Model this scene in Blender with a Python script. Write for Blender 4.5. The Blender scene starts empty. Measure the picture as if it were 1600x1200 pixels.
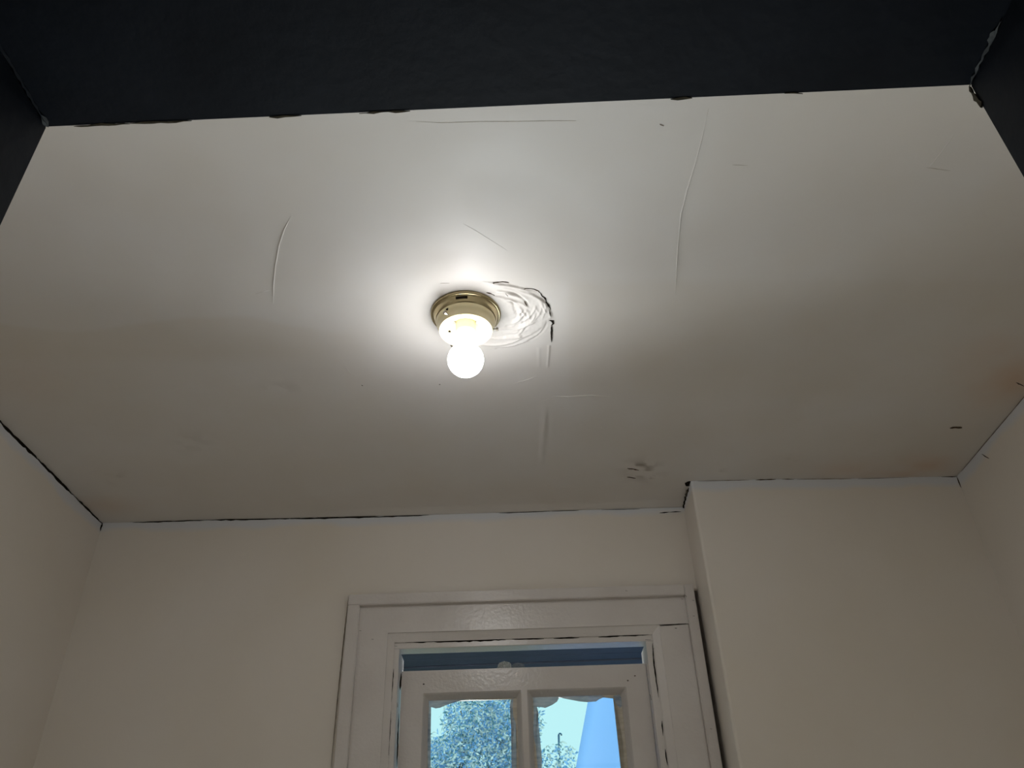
import bpy, bmesh, math, random
import numpy as np
from mathutils import Vector, Matrix

random.seed(7)
np.random.seed(7)
SC = bpy.context.scene
COL = SC.collection

# ------------------------------------------------------------------ camera
F_PX, YAW, PITCH, ROLL = 1288.76, -0.0127, 0.6149, -0.0344
EYE = 1.5                                   # camera height above the floor


def cam_axes():
    ca, sa = math.cos(YAW), math.sin(YAW)
    cb, sb = math.cos(PITCH), math.sin(PITCH)
    f = Vector((sa * cb, ca * cb, sb))
    r = Vector((ca, -sa, 0))
    u = r.cross(f)
    cc, sc = math.cos(ROLL), math.sin(ROLL)
    return cc * r + sc * u, -sc * r + cc * u, f


AX_R, AX_U, AX_F = cam_axes()
cd = bpy.data.cameras.new('camera')
cam = bpy.data.objects.new('camera', cd)
COL.objects.link(cam)
cd.sensor_fit = 'HORIZONTAL'
cd.sensor_width = 36.0
cd.lens = 36.0 * F_PX / 1600.0
cd.clip_start = 0.02
cam.matrix_world = Matrix(((AX_R.x, AX_U.x, -AX_F.x, 0), (AX_R.y, AX_U.y, -AX_F.y, 0),
                           (AX_R.z, AX_U.z, -AX_F.z, EYE), (0, 0, 0, 1)))
SC.camera = cam

# ------------------------------------------------------------------ world, light, exposure
BULB = 31.0                                  # even radiance of the lit bulb
DAY_W = 32.0
world = bpy.data.worlds.new('sky')
SC.world = world
world.use_nodes = True
wn = world.node_tree
bg = wn.nodes['Background']
bg.inputs['Color'].default_value = (0.60, 0.96, 0.98, 1)
bg.inputs['Strength'].default_value = 1.0

dl = bpy.data.lights.new('window_back_offscreen', 'AREA')   # daylight entering through the bottom sash
dl.shape = 'RECTANGLE'; dl.size = 0.56; dl.size_y = 0.56
dl.energy = DAY_W; dl.color = (1.0, 0.98, 0.98)
dlo = bpy.data.objects.new('window_back_offscreen', dl)
dlo.location = (-0.02, 2.17, 1.20); dlo.rotation_euler = (math.radians(-90), 0, 0)
COL.objects.link(dlo)

sl = bpy.data.lights.new('sun_offscreen', 'SUN')               # sun behind the house, reaching only the garden
sl.energy = 2.2; sl.angle = math.radians(1.0); sl.color = (0.85, 1.0, 1.0)
slo = bpy.data.objects.new('sun_offscreen', sl)
slo.rotation_euler = (math.radians(58), 0, math.radians(-12))
slo.location = (0, 0, 6)
COL.objects.link(slo)

vs = SC.view_settings
vs.view_transform = 'Standard'
vs.look = 'None'
vs.gamma = 1.0
vs.use_curve_mapping = False
vs.exposure = 0.0

# ------------------------------------------------------------------ measured room
HC = EYE + 0.935
XL, XR = -1.0596, 1.042
Y1L, Y1J = 1.8522, 1.8824                   # back wall is slightly out of square
Y2J, Y2R = 1.7553, 1.7876                   # face of the projecting part of the wall
XJ = 0.3954
JL, JR, YD, ZS = -0.397, 0.3917, 0.4395, EYE + 0.60
YD0 = 0.16                                   # hall side of the doorway


def ray(px, py):
    return (px - 800) * AX_R + (600 - py) * AX_U + F_PX * AX_F


def on_ceil(px, py, z=None):
    d = ray(px, py)
    h = (HC if z is None else z) - EYE
    d = d * (h / d.z)
    return Vector((d.x, d.y, d.z + EYE))


def on_y(px, py, y):
    d = ray(px, py)
    d = d * (y / d.y)
    return Vector((d.x, d.y, d.z + EYE))


def project(P):
    """numpy (n,3) world points -> pixel x, y"""
    Q = P - np.array([0, 0, EYE])
    d = Q @ np.array(AX_F)
    return 800 + F_PX * (Q @ np.array(AX_R)) / d, 600 - F_PX * (Q @ np.array(AX_U)) / d


# window plane (local u along the wall, d into the wall, z up)
WANG = math.atan2(Y1J - Y1L, XJ - XL)
WU = Vector((math.cos(WANG), math.sin(WANG), 0))
WD = Vector((-math.sin(WANG), math.cos(WANG), 0))
W0 = Vector((XJ, Y1J, 0)) - WU * XJ          # u runs close to world x


def wloc(px, py, d):
    """pixel -> (u, z) on the plane lying d behind the window wall's face"""
    k = ray(px, py)
    o = Vector((0, 0, EYE))
    t = ((W0 + WD * d) - o).dot(WD) / k.dot(WD)
    p = o + k * t - W0
    return p.dot(WU), p.z


# ------------------------------------------------------------------ helpers
def link(o, parent=None):
    COL.objects.link(o)
    if parent is not None:
        o.parent = parent
    return o


def mesh_obj(name, verts, faces, mat, parent=None, smooth=False):
    me = bpy.data.meshes.new(name)
    me.from_pydata([tuple(v) for v in verts], [], faces)
    me.validate()
    bm = bmesh.new(); bm.from_mesh(me)
    bmesh.ops.recalc_face_normals(bm, faces=bm.faces)
    bm.to_mesh(me); bm.free()
    if mat:
        me.materials.append(mat)
    if smooth:
        for p in me.polygons:
            p.use_smooth = True
    return link(bpy.data.objects.new(name, me), parent)


def bm_obj(name, bm, mat, parent=None, smooth=False):
    me = bpy.data.meshes.new(name)
    bmesh.ops.recalc_face_normals(bm, faces=bm.faces)
    bm.to_mesh(me); bm.free()
    me.materials.append(mat)
    if smooth:
        for p in me.polygons:
            p.use_smooth = True
    return link(bpy.data.objects.new(name, me), parent)


def bm_box(bm, lo, hi, bevel=0.0, seg=1):
    x0, y0, z0 = lo; x1, y1, z1 = hi
    v = [bm.verts.new(p) for p in ((x0, y0, z0), (x1, y0, z0), (x1, y1, z0), (x0, y1, z0),
                                   (x0, y0, z1), (x1, y0, z1), (x1, y1, z1), (x0, y1, z1))]
    fs = [bm.faces.new([v[i] for i in f]) for f in
          ((0, 3, 2, 1), (4, 5, 6, 7), (0, 1, 5, 4), (1, 2, 6, 5), (2, 3, 7, 6), (3, 0, 4, 7))]
    if bevel:
        es = list({e for f in fs for e in f.edges})
        bmesh.ops.bevel(bm, geom=es, offset=bevel, segments=seg, affect='EDGES')


def box(name, lo, hi, mat, parent=None, bevel=0.0, seg=1):
    bm = bmesh.new(); bm_box(bm, lo, hi, bevel, seg)
    return bm_obj(name, bm, mat, parent)


def prism(name, poly, z0, z1, mat, parent=None, smooth=False):
    """plan polygon (x, y) pulled from z0 to z1"""
    n = len(poly)
    v = [(x, y, z0) for x, y in poly] + [(x, y, z1) for x, y in poly]
    f = [tuple(range(n)), tuple(range(2 * n - 1, n - 1, -1))]
    f += [(i, (i + 1) % n, n + (i + 1) % n, n + i) for i in range(n)]
    return mesh_obj(name, v, f, mat, parent, smooth)


def extrude_profile(name, prof, a, b, axis, mat, parent=None, cut_a=0.0, cut_b=0.0, ref=0.0):
    """prof: list of (p, d).  axis 'u': bar runs along u from a to b, p is z.
    axis 'z': bar runs along z, p is u.  cut_* mitre the ends (slope against p - ref)."""
    n = len(prof); v = []
    for end, c in ((a, cut_a), (b, cut_b)):
        for p, d in prof:
            e = end + c * (p - ref)
            v.append((e, d, p) if axis == 'u' else (p, d, e))
    f = [tuple(range(n)), tuple(range(2 * n - 1, n - 1, -1))]
    f += [(i, (i + 1) % n, n + (i + 1) % n, n + i) for i in range(n)]
    return mesh_obj(name, v, f, mat, parent)


def lathe(name, prof, mat, parent=None, seg=64, smooth=True):
    v = []; f = []
    n = len(prof)
    for i in range(seg):
        a = 2 * math.pi * i / seg
        for r, z in prof:
            v.append((r * math.cos(a), r * math.sin(a), z))
    for i in range(seg):
        j = (i + 1) % seg
        for k in range(n - 1):
            f.append((i * n + k, j * n + k, j * n + k + 1, i * n + k + 1))
    me = bpy.data.meshes.new(name)
    me.from_pydata(v, [], f)
    bm = bmesh.new(); bm.from_mesh(me)
    bmesh.ops.remove_doubles(bm, verts=bm.verts, dist=1e-6)
    bmesh.ops.recalc_face_normals(bm, faces=bm.faces)
    bm.to_mesh(me); bm.free()
    me.materials.append(mat)
    for p in me.polygons:
        p.use_smooth = smooth
    o = link(bpy.data.objects.new(name, me), parent)
    return o


def tube_data(pts, rads, seg=8):
    pts = [Vector(p) for p in pts]
    v = []; f = []
    up = None
    for i, p in enumerate(pts):
        t = (pts[min(i + 1, len(pts) - 1)] - pts[max(i - 1, 0)]).normalized()
        if up is None:
            up = t.orthogonal().normalized()
        up = (up - t * up.dot(t)).normalized()
        s = t.cross(up)
        for k in range(seg):
            a = 2 * math.pi * k / seg
            v.append(p + rads[i] * (math.cos(a) * up + math.sin(a) * s))
    for i in range(len(pts) - 1):
        for k in range(seg):
            k2 = (k + 1) % seg
            f.append((i * seg + k, i * seg + k2, (i + 1) * seg + k2, (i + 1) * seg + k))
    f.append(tuple(range(seg - 1, -1, -1)))
    f.append(tuple((len(pts) - 1) * seg + k for k in range(seg)))
    return v, f


def tube(name, pts, rads, mat, parent=None, seg=8):
    if not isinstance(rads, (list, tuple)):
        rads = [rads] * len(pts)
    v, f = tube_data(pts, rads, seg)
    return mesh_obj(name, v, f, mat, parent, smooth=True)


def resample(pts, step):
    out = []
    for a, b in zip(pts[:-1], pts[1:]):
        n = max(1, int((Vector(b) - Vector(a)).length / step))
        for i in range(n):
            out.append(Vector(a).lerp(Vector(b), i / n))
    out.append(Vector(pts[-1]))
    return out


def sliver(name, pts, w, normal, mat, parent=None, jag=0.35, thick=0.0008, step=0.006, gap=0.0):
    """a thin jagged strip following pts (open crack, filler line); tapers at both ends"""
    P = resample(pts, step)
    nrm = Vector(normal).normalized()
    n = len(P); v = []; f = []
    for i, p in enumerate(P):
        t = (P[min(i + 1, n - 1)] - P[max(i - 1, 0)]).normalized()
        s = t.cross(nrm).normalized()
        e = min(1.0, 0.15 + 4 * min(i, n - 1 - i) / max(1, n - 1))
        hw = 0.5 * w * e * (1 + random.uniform(-jag, jag))
        off = s * random.uniform(-jag, jag) * w * 0.5
        for q in (p + off - s * hw, p + off + s * hw):
            v.append(q + nrm * thick); v.append(q - nrm * 0.001)
    for i in range(n - 1):
        a, b = 4 * i, 4 * i + 4
        f += [(a, a + 2, b + 2, b), (a, b, b + 1, a + 1), (a + 2, a + 3, b + 3, b + 2)]
    return mesh_obj(name, v, f, mat, parent)


def empty(name, loc=(0, 0, 0), parent=None):
    o = bpy.data.objects.new(name, None)
    o.location = loc
    o.empty_display_size = 0.05
    return link(o, parent)


def tag(o, label, cat=None, group=None, kind=None):
    o['label'] = label
    if cat:
        o['category'] = cat
    if group:
        o['group'] = group
    if kind:
        o['kind'] = kind
    return o


# value noise (numpy)
def vnoise(x, y, seed=0):
    xi = np.floor(x).astype(np.int64); yi = np.floor(y).astype(np.int64)
    xf = x - xi; yf = y - yi
    xf = xf * xf * (3 - 2 * xf); yf = yf * yf * (3 - 2 * yf)

    def h(a, b):
        n = (a * 374761393 + b * 668265263 + seed * 974711) & 0x7fffffff
        n = ((n ^ (n >> 13)) * 1274126177) & 0x7fffffff
        return ((n ^ (n >> 16)) & 0xffff) / 65535.0
    return (h(xi, yi) * (1 - xf) + h(xi + 1, yi) * xf) * (1 - yf) + \
           (h(xi, yi + 1) * (1 - xf) + h(xi + 1, yi + 1) * xf) * yf


def fbm(x, y, seed=0, oct=4):
    s = 0; a = 0.5; t = 0
    for o in range(oct):
        s = s + a * vnoise(x * 2 ** o, y * 2 ** o, seed + o); t += a; a *= 0.5
    return s / t


# ------------------------------------------------------------------ materials
def mat_new(name):
    m = bpy.data.materials.new(name)
    m.use_nodes = True
    nt = m.node_tree
    return m, nt, nt.nodes['Principled BSDF']


def N(nt, typ, **kw):
    n = nt.nodes.new(typ)
    for k, v in kw.items():
        setattr(n, k, v)
    return n


def noise_bump(nt, bsdf, scale, strength, dist=0.002, detail=4.0):
    g = N(nt, 'ShaderNodeNewGeometry')
    t = N(nt, 'ShaderNodeTexNoise'); t.inputs['Scale'].default_value = scale
    t.inputs['Detail'].default_value = detail
    b = N(nt, 'ShaderNodeBump'); b.inputs['Strength'].default_value = strength
    b.inputs['Distance'].default_value = dist
    nt.links.new(g.outputs['Position'], t.inputs['Vector'])
    nt.links.new(t.outputs['Fac'], b.inputs['Height'])
    nt.links.new(b.outputs['Normal'], bsdf.inputs['Normal'])


def mottled(name, c1, c2, scale=3.0, rough=0.6, spec=0.4, bump=0.15, bscale=90.0, metal=0.0, bdist=0.002, lo=0.35, hi=0.65):
    m, nt, b = mat_new(name)
    g = N(nt, 'ShaderNodeNewGeometry')
    t = N(nt, 'ShaderNodeTexNoise'); t.inputs['Scale'].default_value = scale
    t.inputs['Detail'].default_value = 5.0
    r = N(nt, 'ShaderNodeValToRGB')
    r.color_ramp.elements[0].position = lo; r.color_ramp.elements[1].position = hi
    r.color_ramp.elements[0].color = (*c1, 1); r.color_ramp.elements[1].color = (*c2, 1)
    nt.links.new(g.outputs['Position'], t.inputs['Vector'])
    nt.links.new(t.outputs['Fac'], r.inputs['Fac'])
    nt.links.new(r.outputs['Color'], b.inputs['Base Color'])
    b.inputs['Roughness'].default_value = rough
    b.inputs['Specular IOR Level'].default_value = spec
    b.inputs['Metallic'].default_value = metal
    if bump:
        noise_bump(nt, b, bscale, bump, bdist)
    return m


def wall_material():
    m, nt, b = mat_new('wall_paint')
    g = N(nt, 'ShaderNodeNewGeometry')
    t = N(nt, 'ShaderNodeTexNoise'); t.inputs['Scale'].default_value = 2.6
    t.inputs['Detail'].default_value = 6.0
    r = N(nt, 'ShaderNodeValToRGB')
    r.color_ramp.elements[0].position = 0.32; r.color_ramp.elements[1].position = 0.68
    r.color_ramp.elements[0].color = (0.755, 0.69, 0.605, 1)
    r.color_ramp.elements[1].color = (0.795, 0.74, 0.68, 1)
    nt.links.new(g.outputs['Position'], t.inputs['Vector'])
    nt.links.new(t.outputs['Fac'], r.inputs['Fac'])
    # strip of bluish colour just below the ceiling
    s = N(nt, 'ShaderNodeSeparateXYZ')
    nt.links.new(g.outputs['Position'], s.inputs['Vector'])
    t2 = N(nt, 'ShaderNodeTexNoise'); t2.inputs['Scale'].default_value = 5.0
    t2.inputs['Detail'].default_value = 4.0
    nt.links.new(g.outputs['Position'], t2.inputs['Vector'])
    mu = N(nt, 'ShaderNodeMath', operation='MULTIPLY_ADD')
    mu.inputs[1].default_value = 0.05; 
    nt.links.new(t2.outputs['Fac'], mu.inputs[0]); nt.links.new(s.outputs['Z'], mu.inputs[2])
    mr = N(nt, 'ShaderNodeMapRange')
    mr.inputs['From Min'].default_value = HC - 0.006; mr.inputs['From Max'].default_value = HC + 0.010
    nt.links.new(mu.outputs[0], mr.inputs['Value'])
    mx = N(nt, 'ShaderNodeMix', data_type='RGBA')
    mx.inputs['B'].default_value = (0.70, 0.705, 0.725, 1)
    nt.links.new(mr.outputs['Result'], mx.inputs['Factor'])
    nt.links.new(r.outputs['Color'], mx.inputs['A'])
    nt.links.new(mx.outputs['Result'], b.inputs['Base Color'])
    b.inputs['Roughness'].default_value = 0.55
    b.inputs['Specular IOR Level'].default_value = 0.35
    noise_bump(nt, b, 28.0, 0.25, 0.0015, 6.0)
    return m


def ceiling_material():
    m, nt, b = mat_new('ceiling_paint')
    at = N(nt, 'ShaderNodeAttribute'); at.attribute_name = 'stain'
    sp = N(nt, 'ShaderNodeSeparateColor')
    nt.links.new(at.outputs['Color'], sp.inputs['Color'])
    m1 = N(nt, 'ShaderNodeMix', data_type='RGBA')
    m1.inputs['A'].default_value = (0.765, 0.755, 0.76, 1)
    m1.inputs['B'].default_value = (0.58, 0.495, 0.375, 1)
    nt.links.new(sp.outputs['Red'], m1.inputs['Factor'])
    m2 = N(nt, 'ShaderNodeMix', data_type='RGBA')
    m2.inputs['B'].default_value = (0.16, 0.11, 0.07, 1)
    nt.links.new(sp.outputs['Green'], m2.inputs['Factor'])
    nt.links.new(m1.outputs['Result'], m2.inputs['A'])
    m3 = N(nt, 'ShaderNodeMix', data_type='RGBA')
    m3.inputs['B'].default_value = (0.62, 0.34, 0.16, 1)
    nt.links.new(sp.outputs['Blue'], m3.inputs['Factor'])
    nt.links.new(m2.outputs['Result'], m3.inputs['A'])
    nt.links.new(m3.outputs['Result'], b.inputs['Base Color'])
    b.inputs['Roughness'].default_value = 0.48
    b.inputs['Specular IOR Level'].default_value = 0.5
    # brushed paint: faint streaks along x plus fine grain
    g = N(nt, 'ShaderNodeNewGeometry')
    mp = N(nt, 'ShaderNodeMapping'); mp.inputs['Scale'].default_value = (6, 60, 1)
    t = N(nt, 'ShaderNodeTexNoise'); t.inputs['Scale'].default_value = 1.0; t.inputs['Detail'].default_value = 5
    bu = N(nt, 'ShaderNodeBump'); bu.inputs['Strength'].default_value = 0.18; bu.inputs['Distance'].default_value = 0.0015
    nt.links.new(g.outputs['Position'], mp.inputs['Vector'])
    nt.links.new(mp.outputs['Vector'], t.inputs['Vector'])
    nt.links.new(t.outputs['Fac'], bu.inputs['Height'])
    nt.links.new(bu.outputs['Normal'], b.inputs['Normal'])
    return m


M_WALL = wall_material()
M_CEIL = ceiling_material()
M_TRIM = mottled('trim_gloss_paint', (0.66, 0.61, 0.575), (0.72, 0.675, 0.645), 6.0, 0.22, 0.5, 0.55, 140.0, bdist=0.0012)
M_NAVY = mottled('navy_gloss_paint', (0.006, 0.008, 0.012), (0.010, 0.013, 0.019), 9.0, 0.60, 0.12, 0.3, 70.0)
M_VOID = mottled('crack_dark', (0.010, 0.008, 0.006), (0.022, 0.017, 0.013), 40.0, 0.95, 0.05, 0.0)
M_DIRT = mottled('crack_brown', (0.06, 0.04, 0.026), (0.12, 0.085, 0.06), 60.0, 0.9, 0.1, 0.0)
M_SOFT = mottled('joint_brown', (0.16, 0.12, 0.09), (0.30, 0.25, 0.20), 25.0, 0.9, 0.1, 0.0)
M_FAINT = mottled('hairline', (0.42, 0.37, 0.31), (0.50, 0.45, 0.39), 60.0, 0.8, 0.2, 0.0)
M_FILL = mottled('filler_grey', (0.03, 0.034, 0.038), (0.10, 0.11, 0.115), 60.0, 0.7, 0.3, 0.3, 200.0)
M_CHIP = mottled('chipped_paint', (0.10, 0.09, 0.065), (0.20, 0.18, 0.13), 80.0, 0.8, 0.2, 0.3, 200.0)
M_FLOOR = mottled('floor_wood', (0.60, 0.48, 0.36), (0.68, 0.56, 0.43), 5.0, 0.45, 0.4, 0.1)
M_HALL = mottled('hall_paint', (0.60, 0.54, 0.46), (0.66, 0.60, 0.52), 2.0, 0.7, 0.3, 0.1)
M_BRASS = mottled('polished_brass', (0.46, 0.38, 0.22), (0.56, 0.47, 0.29), 30.0, 0.25, 0.5, 0.05, 200.0, metal=1.0)
M_SATIN = mottled('satin_brass', (0.95, 0.82, 0.50), (0.97, 0.86, 0.56), 40.0, 0.32, 0.5, 0.05, 200.0, metal=0.0)
M_PAN = mottled('fitter_inside', (0.86, 0.77, 0.46), (0.90, 0.82, 0.52), 30.0, 0.4, 0.5, 0.0, metal=0.35)
M_SOCK = mottled('socket_cream', (0.72, 0.60, 0.42), (0.78, 0.66, 0.48), 40.0, 0.5, 0.4, 0.0)
M_STEEL = mottled('screw_steel', (0.30, 0.27, 0.22), (0.42, 0.38, 0.32), 80.0, 0.35, 0.5, 0.0, metal=1.0)
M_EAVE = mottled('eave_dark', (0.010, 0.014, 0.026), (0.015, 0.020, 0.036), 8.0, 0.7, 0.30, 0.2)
M_OUT = mottled('outer_render', (0.55, 0.55, 0.55), (0.62, 0.62, 0.62), 4.0, 0.8, 0.2, 0.2)
M_GROUND = mottled('ground_grass', (0.13, 0.15, 0.10), (0.19, 0.21, 0.15), 3.0, 0.9, 0.1, 0.3)
M_SHEET = mottled('pale_blue_sheet', (0.21, 0.41, 0.75), (0.25, 0.43, 0.78), 2.0, 0.6, 0.3, 0.0)
M_POLE = mottled('pole_blue', (0.02, 0.10, 0.18), (0.03, 0.13, 0.22), 20.0, 0.5, 0.4, 0.0)
M_BARK = mottled('bark', (0.10, 0.10, 0.08), (0.17, 0.17, 0.14), 30.0, 0.9, 0.1, 0.5)


def bulb_material():
    m, nt, b = mat_new('lit_bulb')
    nt.nodes.remove(b)
    out = nt.nodes['Material Output']
    e = N(nt, 'ShaderNodeEmission'); e.inputs['Color'].default_value = (0.98, 0.985, 1.0, 1)
    e.inputs['Strength'].default_value = BULB
    nt.links.new(e.outputs['Emission'], out.inputs['Surface'])
    return m


def glass_material():
    m, nt, b = mat_new('window_glass')
    nt.nodes.remove(b)
    out = nt.nodes['Material Output']
    tr = N(nt, 'ShaderNodeBsdfTransparent'); tr.inputs['Color'].default_value = (0.93, 0.98, 0.99, 1)
    gl = N(nt, 'ShaderNodeBsdfGlossy'); gl.inputs['Roughness'].default_value = 0.03
    fr = N(nt, 'ShaderNodeFresnel'); fr.inputs['IOR'].default_value = 1.35
    mx = N(nt, 'ShaderNodeMixShader')
    nt.links.new(fr.outputs['Fac'], mx.inputs['Fac'])
    nt.links.new(tr.outputs['BSDF'], mx.inputs[1]); nt.links.new(gl.outputs['BSDF'], mx.inputs[2])
    nt.links.new(mx.outputs['Shader'], out.inputs['Surface'])
    return m


def smear_material(name, lo, hi, cover, stretch=(14, 14, 60)):
    m, nt, b = mat_new(name)
    out = nt.nodes['Material Output']
    g = N(nt, 'ShaderNodeNewGeometry')
    mp = N(nt, 'ShaderNodeMapping'); mp.inputs['Scale'].default_value = stretch
    t = N(nt, 'ShaderNodeTexNoise'); t.inputs['Scale'].default_value = 2.5; t.inputs['Detail'].default_value = 6
    nt.links.new(g.outputs['Position'], mp.inputs['Vector']); nt.links.new(mp.outputs['Vector'], t.inputs['Vector'])
    r = N(nt, 'ShaderNodeValToRGB')
    r.color_ramp.elements[0].position = 0.35; r.color_ramp.elements[1].position = 0.65
    r.color_ramp.elements[0].color = (*lo, 1); r.color_ramp.elements[1].color = (*hi, 1)
    nt.links.new(t.outputs['Fac'], r.inputs['Fac'])
    nt.links.new(r.outputs['Color'], b.inputs['Base Color'])
    b.inputs['Roughness'].default_value = 0.35
    tr = N(nt, 'ShaderNodeBsdfTransparent')
    mx = N(nt, 'ShaderNodeMixShader'); mx.inputs['Fac'].default_value = cover
    nt.links.new(tr.outputs['BSDF'], mx.inputs[1]); nt.links.new(b.outputs['BSDF'], mx.inputs[2])
    nt.links.new(mx.outputs['Shader'], out.inputs['Surface'])
    return m


def leaf_material(name, c):
    m, nt, b = mat_new(name)
    out = nt.nodes['Material Output']
    nt.nodes.remove(b)
    t = N(nt, 'ShaderNodeTexNoise'); t.inputs['Scale'].default_value = 11.0
    g = N(nt, 'ShaderNodeNewGeometry')
    nt.links.new(g.outputs['Position'], t.inputs['Vector'])
    r = N(nt, 'ShaderNodeValToRGB')
    r.color_ramp.elements[0].position = 0.4; r.color_ramp.elements[1].position = 0.6
    r.color_ramp.elements[0].color = (*[x * 0.7 for x in c], 1); r.color_ramp.elements[1].color = (*c, 1)
    nt.links.new(t.outputs['Fac'], r.inputs['Fac'])
    d = N(nt, 'ShaderNodeBsdfDiffuse'); tl = N(nt, 'ShaderNodeBsdfTranslucent')
    nt.links.new(r.outputs['Color'], d.inputs['Color']); nt.links.new(r.outputs['Color'], tl.inputs['Color'])
    mx = N(nt, 'ShaderNodeMixShader'); mx.inputs['Fac'].default_value = 0.5
    nt.links.new(d.outputs['BSDF'], mx.inputs[1]); nt.links.new(tl.outputs['BSDF'], mx.inputs[2])
    nt.links.new(mx.outputs['Shader'], out.inputs['Surface'])
    return m


M_BULB = bulb_material()
M_GLASS = glass_material()
M_SMEAR = smear_material('smeared_paint', (0.34, 0.42, 0.52), (0.66, 0.72, 0.76), 0.74)
M_PUTTY = smear_material('putty_edge', (0.56, 0.50, 0.38), (0.70, 0.64, 0.53), 0.93)
M_LEAF = [leaf_material('leaf_pale', (0.93, 0.97, 0.90)), leaf_material('leaf_mid', (0.32, 0.58, 0.92)),
          leaf_material('leaf_dark', (0.16, 0.36, 0.42))]

# ------------------------------------------------------------------ room shell
YF = YD - 0.002                              # room face of the doorway wall
floor = box('floor', (XL - 0.2, -2.5, -0.1), (XR + 0.2, 2.05, 0.0), M_FLOOR)
tag(floor, 'warm brown floor of the small room and hall', 'floor', kind='structure')

# ---- ceiling: finely gridded plaster, with trowelled patch beside the light
CX, CY = on_ceil(728, 490).x, on_ceil(728, 490).y


def lines(lo, hi, flo, fhi, coarse, fine):
    a = list(np.arange(lo, flo, coarse)) + list(np.arange(flo, fhi, fine)) + list(np.arange(fhi, hi, coarse)) + [hi]
    return np.array(a)


gx = lines(XL - 0.03, XR + 0.03, -0.10, 0.09, 0.0065, 0.0016)
gy = lines(YF - 0.005, 1.93, 0.99, 1.26, 0.0065, 0.0016)
GX, GY = np.meshgrid(gx, gy)
PX, PY = project(np.stack([GX.ravel(), GY.ravel(), np.full(GX.size, HC)], 1))
PX = PX.reshape(GX.shape); PY = PY.reshape(GX.shape)


def seg_dist(X, Y, pts):
    D = np.full(X.shape, 9.0)
    T = np.zeros(X.shape)
    n = len(pts) - 1
    for i in range(n):
        ax, ay = pts[i]; bx, by = pts[i + 1]
        dx, dy = bx - ax, by - ay
        t = np.clip(((X - ax) * dx + (Y - ay) * dy) / (dx * dx + dy * dy + 1e-12), 0, 1)
        d = np.hypot(X - ax - t * dx, Y - ay - t * dy)
        T = np.where(d < D, (i + t) / n, T)
        D = np.minimum(D, d)
    return D, T


def cpts(pp):
    return [(on_ceil(*q).x, on_ceil(*q).y) for q in pp]


H = (fbm(GX * 5, GY * 5, 3, 3) - 0.5) * 0.004          # gentle unevenness; positive hangs lower
ix = np.where((gx > -0.11) & (gx < 0.10))[0]; iy = np.where((gy > 0.98) & (gy < 1.27))[0]
sl = (slice(iy[0], iy[-1] + 1), slice(ix[0], ix[-1] + 1))
FX, FY, FPX, FPY = GX[sl], GY[sl], PX[sl], PY[sl]
rr = np.hypot((FPX - 762) / 100, (FPY - 492) / 52)
ang = np.degrees(np.arctan2((FPY - 492) / 52, (FPX - 762) / 100))
edge = 1 + 0.05 * (fbm(FPX / 9, FPY / 9, 11, 3) - 0.5) * 2
Hf = 0.0011 * np.clip((edge - rr) / 0.05, 0, 1) * np.clip((FPX - 752) / 20, 0, 1)
R = np.zeros(FX.shape)
rnd = random.Random(21)
for k in range(46):
    a0 = rnd.uniform(-95, 55); sp = rnd.uniform(18, 62)
    r0 = rnd.uniform(0.50, 0.99); r1 = min(1.0, max(0.42, r0 + rnd.uniform(-0.32, 0.14)))
    pp = []
    for j in range(9):
        t = j / 8
        a = math.radians(min(100, a0 + sp * t)); r = r0 + (r1 - r0) * t + 0.012 * math.sin(5 * t + k)
        pp.append((762 + 100 * r * math.cos(a), 492 + 52 * r * math.sin(a)))
    D, T = seg_dist(FX, FY, cpts(pp))
    w = rnd.uniform(0.0012, 0.0030); am = rnd.uniform(0.0008, 0.0024) * (1 if rnd.random() < 0.72 else -0.8)
    R = R + am * np.exp(-(D / w) ** 2) * np.clip(np.minimum(T, 1 - T) * 6, 0, 1)
# straight taped joint running on towards the window wall
for pp, am, w in [([(858, 540), (856, 570), (854, 594)], 0.0014, 0.0018), ([(842, 545), (843, 592)], 0.0006, 0.003),
                  ([(755, 440), (800, 447), (835, 455)], 0.0007, 0.0016)]:
    D, T = seg_dist(FX, FY, cpts(pp))
    R = R + am * np.exp(-(D / w) ** 2)
Hf = Hf + np.clip(R, -0.0016, 0.0036) + (fbm(FX * 260, FY * 260, 5, 2) - 0.5) * 0.0005 * (rr < 1.05) * (FPX > 770)
H[sl] += Hf
for pp, am, w in [([(852, 630), (849, 680), (846, 730)], 0.0022, 0.006), ([(858, 640), (856, 690)], -0.0012, 0.005),
                  ([(1058, 330), (1054, 460)], 0.0008, 0.006)]:
    D, T = seg_dist(GX, GY, cpts(pp))
    H += am * np.exp(-(D / w) ** 2) * np.clip(np.minimum(T, 1 - T) * 4, 0, 1)
# soft bead of old plaster along the window wall
yb = Y1L + (GX - XL) / (XJ - XL) * (Y1J - Y1L)
lip = np.clip((GX + 0.75) / 0.4, 0, 1) * (GX < XJ + 0.01)
H += 0.006 * lip * np.clip(1 - np.abs(yb - 0.004 - GY) / 0.030, 0, 1) ** 1.3

# stains (red: yellowing, green: dirt, blue: rusty marks)
nz = fbm(GX * 4.0, GY * 4.0, 31, 4); nz2 = fbm(GX * 13.0, GY * 13.0, 47, 4)


def sstep(a, b, x):
    t = np.clip((x - a) / (b - a), 0, 1)
    return t * t * (3 - 2 * t)


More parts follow.
